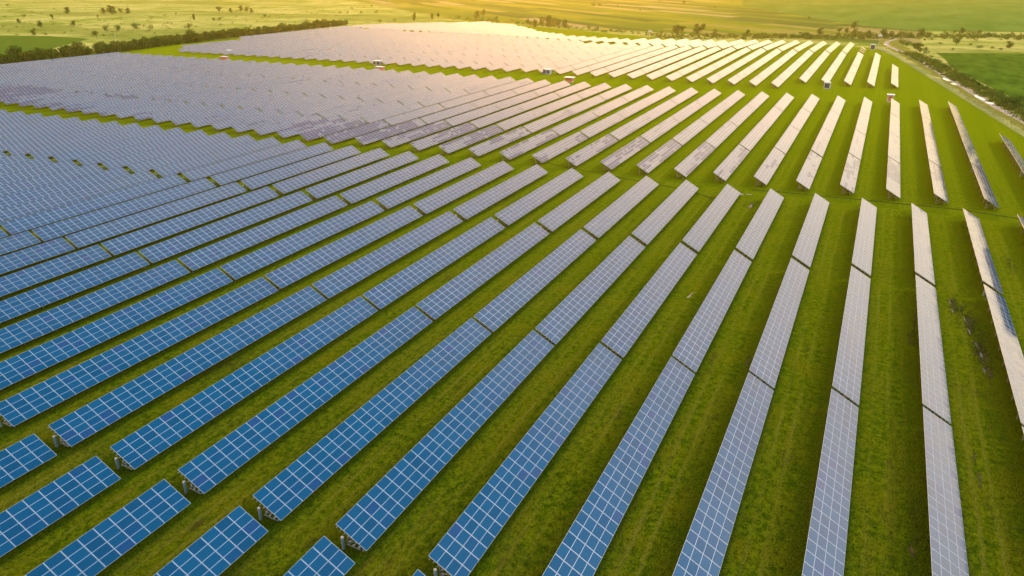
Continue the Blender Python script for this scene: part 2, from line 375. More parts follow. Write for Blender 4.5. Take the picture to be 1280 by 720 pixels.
for i,(px,py,rx,ry) in enumerate([(1192,383,.9,4.6),(1212,405,1.0,6.5),(1226,440,1.3,6.5),(1237,466,.6,3.),(1202,388,.3,4),(1225,598,.35,3),(1218,570,.25,2),(1137,425,.3,4),(1140,690,.5,1.6),(1143,400,.2,5)]):
    x,y=at(px,py); blob('muddy_rut',x,y,rx,ry,MUD,.02,R(rnd.uniform(-3,6)),i+30)
for i,(px,py,rx,ry) in enumerate([(1187,377,.16,1.6),(1190,388,.14,1.4),(1206,400,.14,2.0),(1211,414,.16,2.),(1227,445,.38,1.5),(1221,432,.25,1.4),(1230,462,.2,1.4)]):
    x,y=at(px,py); blob('puddle',x,y,rx,ry,WAT,.035,R(rnd.uniform(-3,10)),i+50)
# wheel ruts in the lane between the front and the middle block
RUT=field_mat('trodden_grass',(.030,.042,.004),(.075,.075,.010),(1,1,1),0,.8,.7)
ribbon('wheel_track',[at(940,237),at(985,241),at(1100,252),at(1200,262),at(1290,276)],.8,RUT,.03,.7)
ribbon('wheel_track',[at(660,199),at(760,219),at(850,236),at(905,252)],.5,RUT,.03,.7)

# ------------------------------------------------------------------ solar tables
TILT=.5054; CM=1.645; TW=4.02; P=10.4173; X0=-81.4505
ct,st=math.cos(TILT),math.sin(TILT)
def on(u,v,n=0.):   # along the row, down the slope, off the surface
    return (v*ct+n*st, u, HU-v*st+n*ct)
# one module, origin at its own corner, lying flat; turned by TILT about Y
mb=MB(); ml,mw=CM-.035,TW/4-.012
mb.box((mw/2,ml/2,-.02),(mw/2,ml/2,.02),0)
mb.quad([(.022,.036,.0035),(mw-.022,.036,.0035),(mw-.022,ml-.036,.0035),(.022,ml-.036,.0035)],1,[(0.001,.999),(0.001,.001),(.999,.001),(.999,.999)])
MODULE=mb.mesh('solar_module',[ALU,GLASS])
def module_fix(me,const=0.):
    a=me.attributes.new('worn','FLOAT','FACE'); a.data.foreach_set('value',[const]*len(me.polygons))
# on the module u runs along its long side
for i,l in enumerate(MODULE.uv_layers[0].data): pass
q=MODULE.polygons[-1]
for li,uv in zip(q.loop_indices,[(.001,.001),(.001,.999),(.999,.999),(.999,.001)]): MODULE.uv_layers[0].data[li].uv=uv
module_fix(MODULE)
def worn_at(X,Y,seed,prof):
    """how matt the glass of the module at X, Y is"""
    if prof==0:
        return .0
    a=noise.noise(Vector((X*.024,Y*.03,seed)))           # batches of older modules, in strips along the table
    p=max(0,.30+a*1.3) if prof==1 else max(0,.01+a*.28)
    q=noise.cell(Vector((X+.5,math.floor(Y/(CM*6))+.5,seed*3)))*.5+.5
    w=noise.cell(Vector((X+.5,Y/CM+.5,seed*5)))*.5+.5
    v=.85 if q<p else 0
    if w>.90: v=.75-v if v else (.6 if w>.985 else 0)
    return v*(1 if prof==1 else .6)
def array_faces(mb,n,x,y,z0,slope,uo,cols=None,only=None,vals=None,prof=0,seed=0.):
    """tray and glass of a table of n columns with its upper near corner over x, y"""
    cs,sn=math.cos(slope),math.sin(slope)
    def T(p): return (x+p[0], y+p[1]*cs-p[2]*sn, z0+p[1]*sn+p[2]*cs)
    lo,hi=0.,n*CM-.03
    top=[T(on(lo,0)),T(on(lo,TW)),T(on(hi,TW)),T(on(hi,0))]; bot=[T(on(lo,0,-.045)),T(on(lo,TW,-.045)),T(on(hi,TW,-.045)),T(on(hi,0,-.045))]
    def add(q,m,uv=None,w=0.):
        mb.quad(q,m,uv); vals.append(w)
    add(top,0)
    add([bot[3],bot[2],bot[1],bot[0]],2)
    for i in range(4): j=(i+1)%4; add([top[i],bot[i],bot[j],top[j]],0)
    w4=TW/4
    for c in range(n):
        for r in range(4):
            u0,u1=c*CM+.04,(c+1)*CM-.07; v0,v1=r*w4+.026,(r+1)*w4-.026
            j=[.006+rnd.uniform(0,.003) for _ in range(4)]
            add([T(on(u0,v0,j[0])),T(on(u0,v1,j[1])),T(on(u1,v1,j[2])),T(on(u1,v0,j[3]))],1,
                [(uo+c+.001,r+.001),(uo+c+.001,r+.999),(uo+c+.999,r+.999),(uo+c+.999,r+.001)],
                worn_at(x+(r+.5)*w4,y+c*CM,seed,prof))
def done_array(mb,vals,name):
    me=mb.mesh(name,[ALU,GLASS,BACK]); a=me.attributes.new('worn','FLOAT','FACE'); a.data.foreach_set('value',vals); return me
def bents(n):
    k=max(2,round(n*CM/4.7)); L=n*CM-.03
    return [.55+(L-1.1)*i/(k-1) for i in range(k)]
def frame_mesh(n,legs):
    mb=MB(); L=n*CM-.03
    for u in bents(n):
        mb.bar(on(u,.22,-.18),on(u,TW-.22,-.18),.09)
        a=Vector(on(u,1.05,-.22)); mb.bar((a.x,u,.75),on(u,2.35,-.2),.06)
        a2=Vector(on(u,3.05,-.22)); mb.bar((a.x,u,.35),(a2.x,u,a2.z-.15),.05)
        if legs: leg(mb,u,1.05); leg(mb,u,3.05)
    for v in (.28,.74,1.27,1.75,2.28,2.76,3.29,3.77):
        mb.bar(on(-.24,v,-.085),on(L+.08,v,-.085),.045)
    return mb.mesh('support_frame',[STEEL])
def leg(mb,u,v):
    a=on(u,v,-.2); mb.box((a[0],u,(a[2]-.0)/2-.1),(.055,.04,a[2]/2+.1))
LEG={}
for v in (1.05,3.05):
    mb=MB(); leg(mb,0,v); LEG[v]=mb.mesh('leg',[STEEL])
FR={}
def frame_for(n,legs):
    if (n,legs) not in FR: FR[n,legs]=frame_mesh(n,legs)
    return FR[n,legs]
# the switch cabinet on a post at the near end of many tables
mb=MB(); c=on(-.1,1.12,-.2)
mb.cyl((c[0]-.15,-.12,-.05),(c[0]-.15,-.12,1.42),.16,.16,12,0); CABM=mb.mesh('inverter_cabinet',[CAB])
mb=MB(); mb.cyl((c[0]-.15,-.12,1.423),(c[0]-.15,-.12,1.52),.18,.15,12,0); CAPM=mb.mesh('cap',[CABTOP])
mb=MB()
for u,v,h in ((.1,1.5,.8),(.0,2.1,.6),(.15,2.7,.5)):
    a=on(u,v); mb.box((a[0],u+.15,h),(.10,.08,.12),0)
mb.bar((on(0,1.2)[0],.1,.55),(on(0,3.1)[0],.1,.45),.05)
JB=mb.mesh('junction_box',[CAB])

ORD='zero first second third fourth fifth sixth seventh eighth ninth tenth eleventh twelfth thirteenth fourteenth fifteenth sixteenth seventeenth eighteenth nineteenth twentieth'.split()
def ordw(n):
    if n<=20: return ORD[n]
    T={2:('twentieth','twenty'),3:('thirtieth','thirty'),4:('fortieth','forty'),5:('fiftieth','fifty'),6:('sixtieth','sixty'),7:('seventieth','seventy'),8:('eightieth','eighty'),9:('ninetieth','ninety')}
    if n<100: return T[n//10][0] if n%10==0 else T[n//10][1]+'-'+ORD[n%10]
    return 'hundredth' if n==100 else 'hundred-and-'+ordw(n-100)

tables=[]     # (block, ordinal from right, place, n columns, x, y, slope, cabinet, prof)
def addt(*a): tables.append(a)
s0,dst=38.8039,.5014; G0,G1,G2=1.7525,.7152,1.593; L28=28*CM
for k in range(-26,12):
    x=X0+P*k; s=s0+dst*k; o=12-k
    if 0<=k<=5: addt('cut',6-k,1,28,x,s-G0-L28+.03,0,0,0)
    if k<=10:
        addt('front',o,1,28,x,s,0,1,0)
        addt('front',o,2,28,x,s+L28+G1,0,0,0)
    addt('front',o,3,28,x,s+2*L28+G1+G2,0,1,0)
L23=23*CM
for j in range(-38,12):
    kk=j+.43+.006*j*(1 if j>0 else 0); x=X0+P*kk; o=12-j
    if j>=-7:
        yn=188.4+.62*(kk+1) if kk>-1 else 188.2+.5*(kk+1)
        ys=[yn,yn+L23+.9,yn+2*L23+1.4,yn+3*L23+2.1]; ns=[23]*4
        if j==11: ns=[23,23,6,0]; x+=1.2
    else:
        ys=[182.3,182.3+33.6,182.3+34+L23+.3,182.3+35+2*L23]; ns=[20,23,23,29]
        if j<-14: ys=[y+.0 for y in ys]
    for t,(y,n) in enumerate(zip(ys,ns)):
        if n: addt('middle',o,t+1,n,x,y,0,1 if t==1 else 0,1 if t==0 else 2)
def yflat_end(x):
    pts=[(-520,640),(-492,676),(-454,739),(-387,707),(-343,673),(-291,627),(-257,611),(-222,599),(-192,594),(-40,634),(-12,622)]
    for (a,b),(c,d) in zip(pts,pts[1:]):
        if a<=x<=c: return b+(d-b)*(x-a)/(c-a)
    return 600
far_rows=[]
for j in range(-40,9):
    kk=j+.43; x=X0+P*kk; o=9-j
    yn=374.5 if j<=3 else 396.5
    if j<-10: yn=371.5
    yb=552+max(0,-x-150)*.2
    L=[]
    y=yn
    if x<-480: y=470
    elif x<-462: y=392
    if j<=3: L.append((14 if y<380 else 9,y)); y+=L[-1][0]*CM+.8
    if j==8: L=[(26,397),(26,440.6)]; y=1e9
    elif j==7: L=[(23,396.5),(23,435),(23,473.5),(23,512)]; y=1e9
    while y+20<yb+4:
        n=min(23,int((yb-y)/CM)); 
        if n<8: break
        L.append((n,y)); y+=n*CM+.8
    if y<1e8:
        # down the slope beyond the crest
        ye=yflat_end(x); end=ye
        for _ in range(20): end=ye*(1-(ground_z(x,end))/-49.4*-1) if False else ye*(1-ground_z(x,end)/49.4)
        y=max(y,yb+3)
        if j==6: L+= [(3,y+8),(3,y+26)]; end=0; L.append((5,y+44))
        while y<end-14:
            n=min(23,int((end-y)/CM)); 
            if n<6: break
            L.append((n,y)); y+=n*CM+.8
    for t,(n,y) in enumerate(L): far_rows.append(('far',o,t+1,n,x,y))
def in_view(x,y,n,mar=70):
    ps=[px_of(x+a,y+b,2) for a in (0,3.5) for b in (0,n*CM/2,n*CM)]
    ps=[p for p in ps if p]
    return any(-mar<p[0]<1280+mar and -mar<p[1]<720+mar for p in ps)
tables=[t for t in tables if in_view(t[4],t[5],t[3])]
far_rows=[t for t in far_rows if in_view(t[4],t[5],t[3])]
def slope_at(x,y,n):
    L=n*CM; return math.atan2(ground_z(x,y+L)-ground_z(x,y),L)
# nearest far tables become things too, up to 300 in all
far_rows.sort(key=lambda t: t[4]**2+t[5]**2)
room=300-len(tables)
indiv=far_rows[:max(0,room)]; rest=far_rows[max(0,room):]
for b_,o,t,n,x,y in indiv: addt('far',o,t,n,x,y,slope_at(x,y,n),0,2)
print('ORD',0) if 0 else None
print('TABLES',len(tables),'rest',len(rest))
cnt_total={}
GROUP={'cut':'solar tables cut by the bottom edge','front':'solar tables of the front block','middle':'solar tables of the middle block','far':'solar tables of the far block'}
LEAD={'cut':'deep blue','front':'blue','middle':'pinkish grey','far':'pale beige'}
def make_table(block,o,t,n,x,y,slope,cab,prof):
    z=ground_z(x,y); root=empty('solar_table',(x,y,z+rnd.gauss(0,.02)),(slope+rnd.gauss(0,.0005),rnd.gauss(0,.005),rnd.gauss(0,.0004)))
    if block=='cut': lab=f'deep blue solar table reaching in over the bottom left, {ordw(o)} from the right'
    else: lab=f'{LEAD[block]} solar table, {block} block, {ordw(o)} row from the right, {ordw(t)} from its near end'
    tag(root,lab,'solar table',GROUP[block])
    detailed = block=='cut' or (block=='front' and t==1)
    if detailed:
        vis=[];hid=[]
        for c in range(n):
            for r in range(4):
                v0=r*TW/4+.006; u0=c*CM
                p=Vector(on(u0+.8,v0+.5)); s=px_of(x+p.x,y+p.y,p.z)
                ok=s and -6<s[0]<1286 and -6<s[1]<726
                (vis if ok else hid).append((s[2] if s else 999,c,r))
        vis.sort(); hid+=vis[100:]; vis=vis[:100]
        for _,c,r in vis:
            p=on(c*CM,r*TW/4+.006,rnd.uniform(0,.003))
            link('solar_module',MODULE,root,p,(rnd.gauss(0,.0012),TILT+rnd.gauss(0,.0012),0))
        if hid:
            mb=MB(); A=Matrix.Rotation(TILT,4,'Y')
            for _,c,r in hid:
                p=Vector(on(c*CM,r*TW/4+.006)); b=len(mb.v)
                for i,poly in enumerate(MODULE.polygons):
                    q=[A@MODULE.vertices[k].co+p for k in poly.vertices]
                    mb.quad(q,poly.material_index,[(c+.001+.998*MODULE.uv_layers[0].data[li].uv[0],r+.001+.998*MODULE.uv_layers[0].data[li].uv[1]) for li in poly.loop_indices])
            me=mb.mesh('solar_modules',[ALU,GLASS]); module_fix(me)
            o_=link('solar_modules',me,root); o_['kind']='stuff'
    else:
        mb=MB(); vals=[]
        # worn pattern needs world place, mesh stays local
        class Sh: pass
        array_faces(mb,n,0,0,0,0,0,vals=vals,prof=0)
        if prof:
            k=0; w4=TW/4; k0=6
            for c in range(n):
                for r in range(4): vals[k0+c*4+r]=worn_at(x+(r+.5)*w4,y+c*CM,3.3 if prof==1 else 5.1,prof)
        link('module_array',done_array(mb,vals,'module_array'),root)
    near = detailed or (block=='front' and o<=6) or (block=='middle' and t==1 and o<=12)
    link('support_frame',frame_for(n,not near),root)
    if near:
        for u in bents(n):
            for v in (1.05,3.05): link('leg',LEG[v],root,(0,u,0))
    if cab:
        c_=link('inverter_cabinet',CABM,root); link('cap',CAPM,c_)
        if block=='front' and t==1: link('junction_box',JB,root)
for t in tables: make_table(*t)
# the rest of the far block, hundreds more of the same kind
mb=MB(); vals=[]; fm=MB()
for i,(b_,o,t,n,x,y) in enumerate(rest):
    z=ground_z(x,y); array_faces(mb,n,x,y,z,slope_at(x,y,n),i*31,vals=vals,prof=2,seed=5.1)
    for u in (1.,n*CM/2,n*CM-1.):
        for v in (1.05,3.05):
            a=on(u,v,-.2); fm.box((x+a[0],y+u,z+slope_at(x,y,n)*u+a[2]/2-.2),(.06,.05,a[2]/2+.1))
    base=len(mb.v); 
for f,mi in zip(fm.f,fm.m):
    mb.quad([fm.v[i] for i in f],3); vals.append(0)
me=mb.mesh('distant_solar_tables',[ALU,GLASS,BACK,STEEL]); a=me.attributes.new('worn','FLOAT','FACE'); a.data.foreach_set('value',vals)
tag(link('distant_solar_tables',me),'mass of pale beige solar tables filling the far block below the fields','solar tables',kind='stuff')

# ------------------------------------------------------------------ tall grass along the table backs
def leafy(name,c1,c2,c3=None):
    M,nt,b=mat(name); b.inputs['Roughness'].default_value=.8; b.inputs['Specular IOR Level'].default_value=.15
    g=N('ShaderNodeNewGeometry',nt)
    r=ramp(nt,[(0,c1),(.55,c2),(1,c3 or c2)]); nt.links.new(g.outputs['Random Per Island'],r.inputs[0])
    nt.links.new(r.outputs[0],b.inputs['Base Color'])
    tr=N('ShaderNodeBsdfTranslucent',nt); nt.links.new(r.outputs[0],tr.inputs[0]); mxs=N('ShaderNodeMixShader',nt); mxs.inputs[0].default_value=.45
    o=nt.nodes['Material Output']; nt.links.new(b.outputs[0],mxs.inputs[1]); nt.links.new(tr.outputs[0],mxs.inputs[2]); nt.links.new(mxs.outputs[0],o.inputs[0])
    return M
TG=leafy('long_grass',(.030,.052,.004),(.070,.100,.008),(.14,.14,.03))
mb=MB()
def blades(x,y,h,n):
    for _ in range(n):
        a=rnd.uniform(0,6.28); w=rnd.uniform(.015,.035); l=rnd.uniform(.5,1)*h; b=rnd.uniform(.1,.6)*l
        dx,dy=math.cos(a),math.sin(a); px,py=x+rnd.gauss(0,.12),y+rnd.gauss(0,.12); z=ground_z(px,py)
        mb.quad([(px-dy*w,py+dx*w,z),(px+dy*w,py-dx*w,z),(px+dx*b,py+dy*b,z+l)])
for k in range(-7,12):
    x=X0+P*k
    for s,e in ((40,185),):
        y=s+rnd.random()
        while y<e:
            p=px_of(x,y,0)
            if p and -20<p[0]<1300 and -20<p[1]<740 and noise.noise(Vector((x,y*.25,0)))>-.12:
                if k>=5: blades(x-.2+rnd.gauss(0,.5),y,rnd.uniform(.35,.9),4)
                blades(x+3.6+rnd.gauss(0,.35),y,rnd.uniform(.2,.45),3)
            y+=rnd.uniform(.3,.9)
# rank weeds round the wet ruts and the bare spots
for cx,cy,rx,ry,n in ((1194,385,1.2,5,90),(1215,405,1.6,7,150),(1232,440,1.8,8,190),(1142,415,.5,7,60),(938,256,1.4,3,50),(1146,650,.6,5,60),(1262,330,1,6,60)):
    x0_,y0_=at(cx,cy)
    for _ in range(n): blades(x0_+rnd.gauss(0,rx*.6),y0_+rnd.gauss(0,ry*.6),rnd.uniform(.3,.75),5)
# looser tufts in the lanes
for _ in range(7500):
    px,py=rnd.uniform(-10,1290),rnd.uniform(330,730); x,y=at(px,py)
    kx=((x-X0)/P)%1
    if .36<kx and y>30 and noise.noise(Vector((x*.4,y*.2,4)))>-.05: blades(x,y,rnd.uniform(.10,.32),4)
me=mb.mesh('tall_grass',[TG]); tag(link('tall_grass',me),'wisps of tall grass along the solar tables and in the lanes','grass',kind='stuff')

# ------------------------------------------------------------------ kiosks
WHT=plain('white_sheet_metal',(.55,.53,.50),.5,0,.06,2); ORG=plain('orange_panel',(.55,.17,.08),.5,0,.15,1.5); DRK=plain('dark_louvre',(.05,.05,.055),.6); GRY=plain('grey_sheet_metal',(.45,.46,.45),.5,0,.08,2)
def kiosk(px,py,w,d,h,body,doorm,label,cat='electrical kiosk',nd=2,over=.15,rz=0,base=True):
    w*=.82; h*=.88
    x,y=at(px,py); z=ground_z(x,y); r=empty('electrical_kiosk',(x,y,z),(0,0,rz)); tag(r,label,cat,'electrical kiosks between the blocks')
    mb=MB(); mb.box((0,0,.12),(w/2+.08,d/2+.08,.18)); link('plinth',mb.mesh('plinth',[GRY]),r)
    mb=MB(); mb.box((0,0,.302+(h-.3)/2),(w/2,d/2,(h-.3)/2)); link('body',mb.mesh('body',[body]),r)
    mb=MB(); mb.box((0,0,h+.075),(w/2+over,d/2+over,.07)); mb.box((0,0,h+.17),(w/2+over-.2,d/2+over-.2,.025)); link('roof',mb.mesh('roof',[WHT]),r)
    for i in range(nd):
        cx=-w/2+w*(i+.5)/nd; mb=MB(); mb.box((0,0,0),(w/nd*.40,.03,(h-.7)/2)); dr=link('door',mb.mesh('door',[doorm]),r,(cx,-d/2-.032,.4+(h-.7)/2))
        mb=MB()
        for s in range(4): mb.box((0,-.04,.35*(h-.7)-s*.12),(w/nd*.28,.008,.035))
        link('louvre',mb.mesh('louvre',[DRK]),dr)
        mb=MB(); mb.box((w/nd*.32,-.05,0),(.03,.02,.10)); link('handle',mb.mesh('handle',[DRK]),dr)
kiosk(1033.5,110.5,3.4,2.6,3.2,WHT,DRK,'white kiosk with dark vents at the near end of a far row',nd=1)
kiosk(1112,127,2.6,2.6,3.3,WHT,ORG,'white-roofed kiosk with bright red-orange door behind the middle block',nd=1,over=.5)
kiosk(1090.5,62,4.0,3.2,4.2,WHT,DRK,'small white kiosk with dark door at the far right tip of the far block',nd=1)
kiosk(684,92.5,5.2,2.6,2.9,GRY,DRK,'grey kiosk with two dark doors in the lane')
kiosk(712,102.5,4.6,2.6,2.6,ORG,ORG,'orange kiosk with broad white roof right of the grey kiosk',over=.7)
kiosk(472,81.2,6.2,2.6,2.8,WHT,DRK,'white kiosk at the lane edge, behind the long orange kiosk',nd=2,over=.4)
kiosk(475,88.5,5.8,2.6,2.5,ORG,ORG,'long orange kiosk with white roof in front of the white kiosk',over=.35)
kiosk(287,67.5,5.6,2.6,2.8,WHT,DRK,'white kiosk farthest left in the lane below the windbreak',over=.4)
kiosk(281,75.2,6.0,2.6,2.5,ORG,ORG,'faded orange kiosk farthest left, in front of a white kiosk',over=.35)

# ------------------------------------------------------------------ fence along the track, with a camera mast
fr=[(fence_x(y),y) for y in range(180,640,1)]
FP=plain('fence_posts',(.34,.34,.30),.6,.1,.1,2); FW=plain('fence_wire',(.26,.29,.22),.6,.1)
f=empty('wire_fence',(fence_x(180),180,0)); tag(f,'long grey wire mesh fence between the lawn and the dirt track','fence')
def floc(x,y,z): return (x-fence_x(180),y-180,z)
mb=MB(); y=180.; posts=[]
while y<655:
    posts.append(y); y+=4.8
for a,b in zip(posts,posts[1:]):
    for h in (.1,.4,.7,1.0,1.3,1.6,1.85):
        za=ground_z(fence_x(a),a)+h; zb=ground_z(fence_x(b),b)+h
        mb.bar(floc(fence_x(a),a,za),floc(fence_x(b),b,zb),.022)
    for i in range(8):
        yy=a+(b-a)*(i+.5)/8; z=ground_z(fence_x(yy),yy); mb.bar(floc(fence_x(yy),yy,z+.05),floc(fence_x(yy),yy,z+1.88),.018)
link('wire_mesh',mb.mesh('wire_mesh',[FW]),f)
mb=MB(); mb.cyl((0,0,-.2),(0,0,2.15),.08,.08,6); mb.bar((0,0,2.1),(.25,0,2.4),.06); PM=mb.mesh('post',[FP])
for y in posts: link('post',PM,f,floc(fence_x(y),y,ground_z(fence_x(y),y)))
def mast(px,py,h,label,boxy=False,cat='mast'):
    x,y=at(px,py); r=empty('camera_mast',(x,y,ground_z(x,y))); tag(r,label,cat,'slender masts around the farm')
    mb=MB(); mb.cyl((0,0,-.3),(0,0,h),.16,.10,8); link('pole',mb.mesh('pole',[GRY]),r)
    mb=MB(); 
    if boxy: mb.box((0,0,h+.6),(1.5,.8,.6)); mb.box((.2,0,h+1.5),(.5,.3,.3))
    else: mb.box((.3,-.2,h-.2),(.45,.2,.16))
    link('camera_housing',mb.mesh('camera_housing',[WHT]),r)
mast(1098,57,7.0,'pale mast with a white box on top beside the far end of the fence',True)
mast(812,49.5,6.0,'bluish pale mast standing behind the far edge in the middle of the photo',True)
mast(148,64,11,'thin mast at the left corner of the middle block, in front of the windbreak')
mast(414,40,8,'thin mast rising from the far block near the end of the windbreak')

# ------------------------------------------------------------------ trees and bushes
BARK=plain('bark',(.10,.075,.05),.9,0,.2,3)
LF=[leafy('foliage_dark',(.016,.056,.003),(.034,.092,.005),(.065,.135,.009)),leafy('foliage_mid',(.028,.075,.005),(.052,.112,.008),(.09,.15,.014)),leafy('foliage_light',(.050,.090,.006),(.085,.125,.010),(.13,.16,.016))]
def crown_mesh(seed,lf,shape,nl=900,lean=0):
    """a unit-high crown of leaf sprays on several uneven boughs; shape: 'tree','bush','tall'"""
    r=random.Random(seed); mb=MB(); cl=[]
    nb={'tree':9,'bush':8,'tall':10,'full':11}[shape]
    for i in range(nb):
        a=r.uniform(0,6.28)
        if shape=='tree': c=(r.uniform(0,.30)*math.cos(a),r.uniform(0,.30)*math.sin(a),r.uniform(.36,.82)); s=r.uniform(.13,.22)
        elif shape=='full': c=(r.uniform(0,.24)*math.cos(a),r.uniform(0,.24)*math.sin(a),.14+.70*i/nb); s=r.uniform(.17,.27)*(1.1-.45*i/nb)
        elif shape=='bush': c=(r.uniform(0,.55)*math.cos(a),r.uniform(0,.45)*math.sin(a),r.uniform(.25,.68)); s=r.uniform(.20,.36)
        else: c=(r.uniform(0,.13)*math.cos(a),r.uniform(0,.13)*math.sin(a),.14+.78*i/nb); s=r.uniform(.09,.17)
        cl.append((c,s))
    for k in range(nl):
        c,s=cl[r.randrange(nb)]
        d=Vector((r.gauss(0,1),r.gauss(0,1),r.gauss(0,1))).normalized(); q=s*(r.random()**.4)*(1+.5*noise.noise(d*2+Vector((seed,k%nb,0))))
        p=Vector(c)+Vector((d.x*q,d.y*q,d.z*q*.85)); p.z=max(.02,p.z)
        e=r.uniform(.022,.05); n=Vector((r.gauss(0,1),r.gauss(0,1),r.gauss(.4,1))).normalized(); t=n.orthogonal().normalized(); b=n.cross(t); t=t*e; b=b*e*.7
        mb.quad([p-t,p-b*.8,p+t,p+b])
    return mb.mesh('crown',[LF[lf]])
def trunk_mesh(shape,seed):
    r=random.Random(seed); mb=MB(); top={'tree':.6,'bush':.35,'tall':.8,'full':.7}[shape]
    mb.cyl((0,0,-.03),(0,0,top*.5),.030,.022,7); mb.cyl((0,0,top*.5),(.01,.01,top),.022,.008,6)
    for i in range(5):
        a=r.uniform(0,6.28); h=r.uniform(.25,.8)*top; l=r.uniform(.12,.26); mb.cyl((0,0,h),(l*math.cos(a),l*math.sin(a),h+l*.8),.012,.004,5)
    return mb.mesh('trunk',[BARK])
VAR={}
for shape in ('tree','bush','tall','full'):
    VAR[shape]=[(crown_mesh(11*i+len(shape),i%3,shape,800 if shape!='bush' else 650),trunk_mesh(shape,i)) for i in range(6)]
def plant(name,shape,x,y,h,w,label,cat,group,v=None):
    if shape=='tree' and rnd.random()<.7: shape='full'; w*=1.25
    c,t=VAR[shape][v if v is not None else rnd.randrange(6)]
    r=empty(name,(x,y,ground_z(x,y)),(0,0,rnd.uniform(0,6.28))); r.scale=(w,w,h); tag(r,label,cat,group)
    link('crown',c,r); link('trunk',t,r)
# windbreak along the left side
wb=[(-60,100),(0,84),(50,77.5),(100,71.5),(150,65.5),(200,58.5),(250,52.5),(300,46.5),(340,42.5),(380,37.5),(410,34.5),(436,31.5)]
wp=[at(*p) for p in wb]

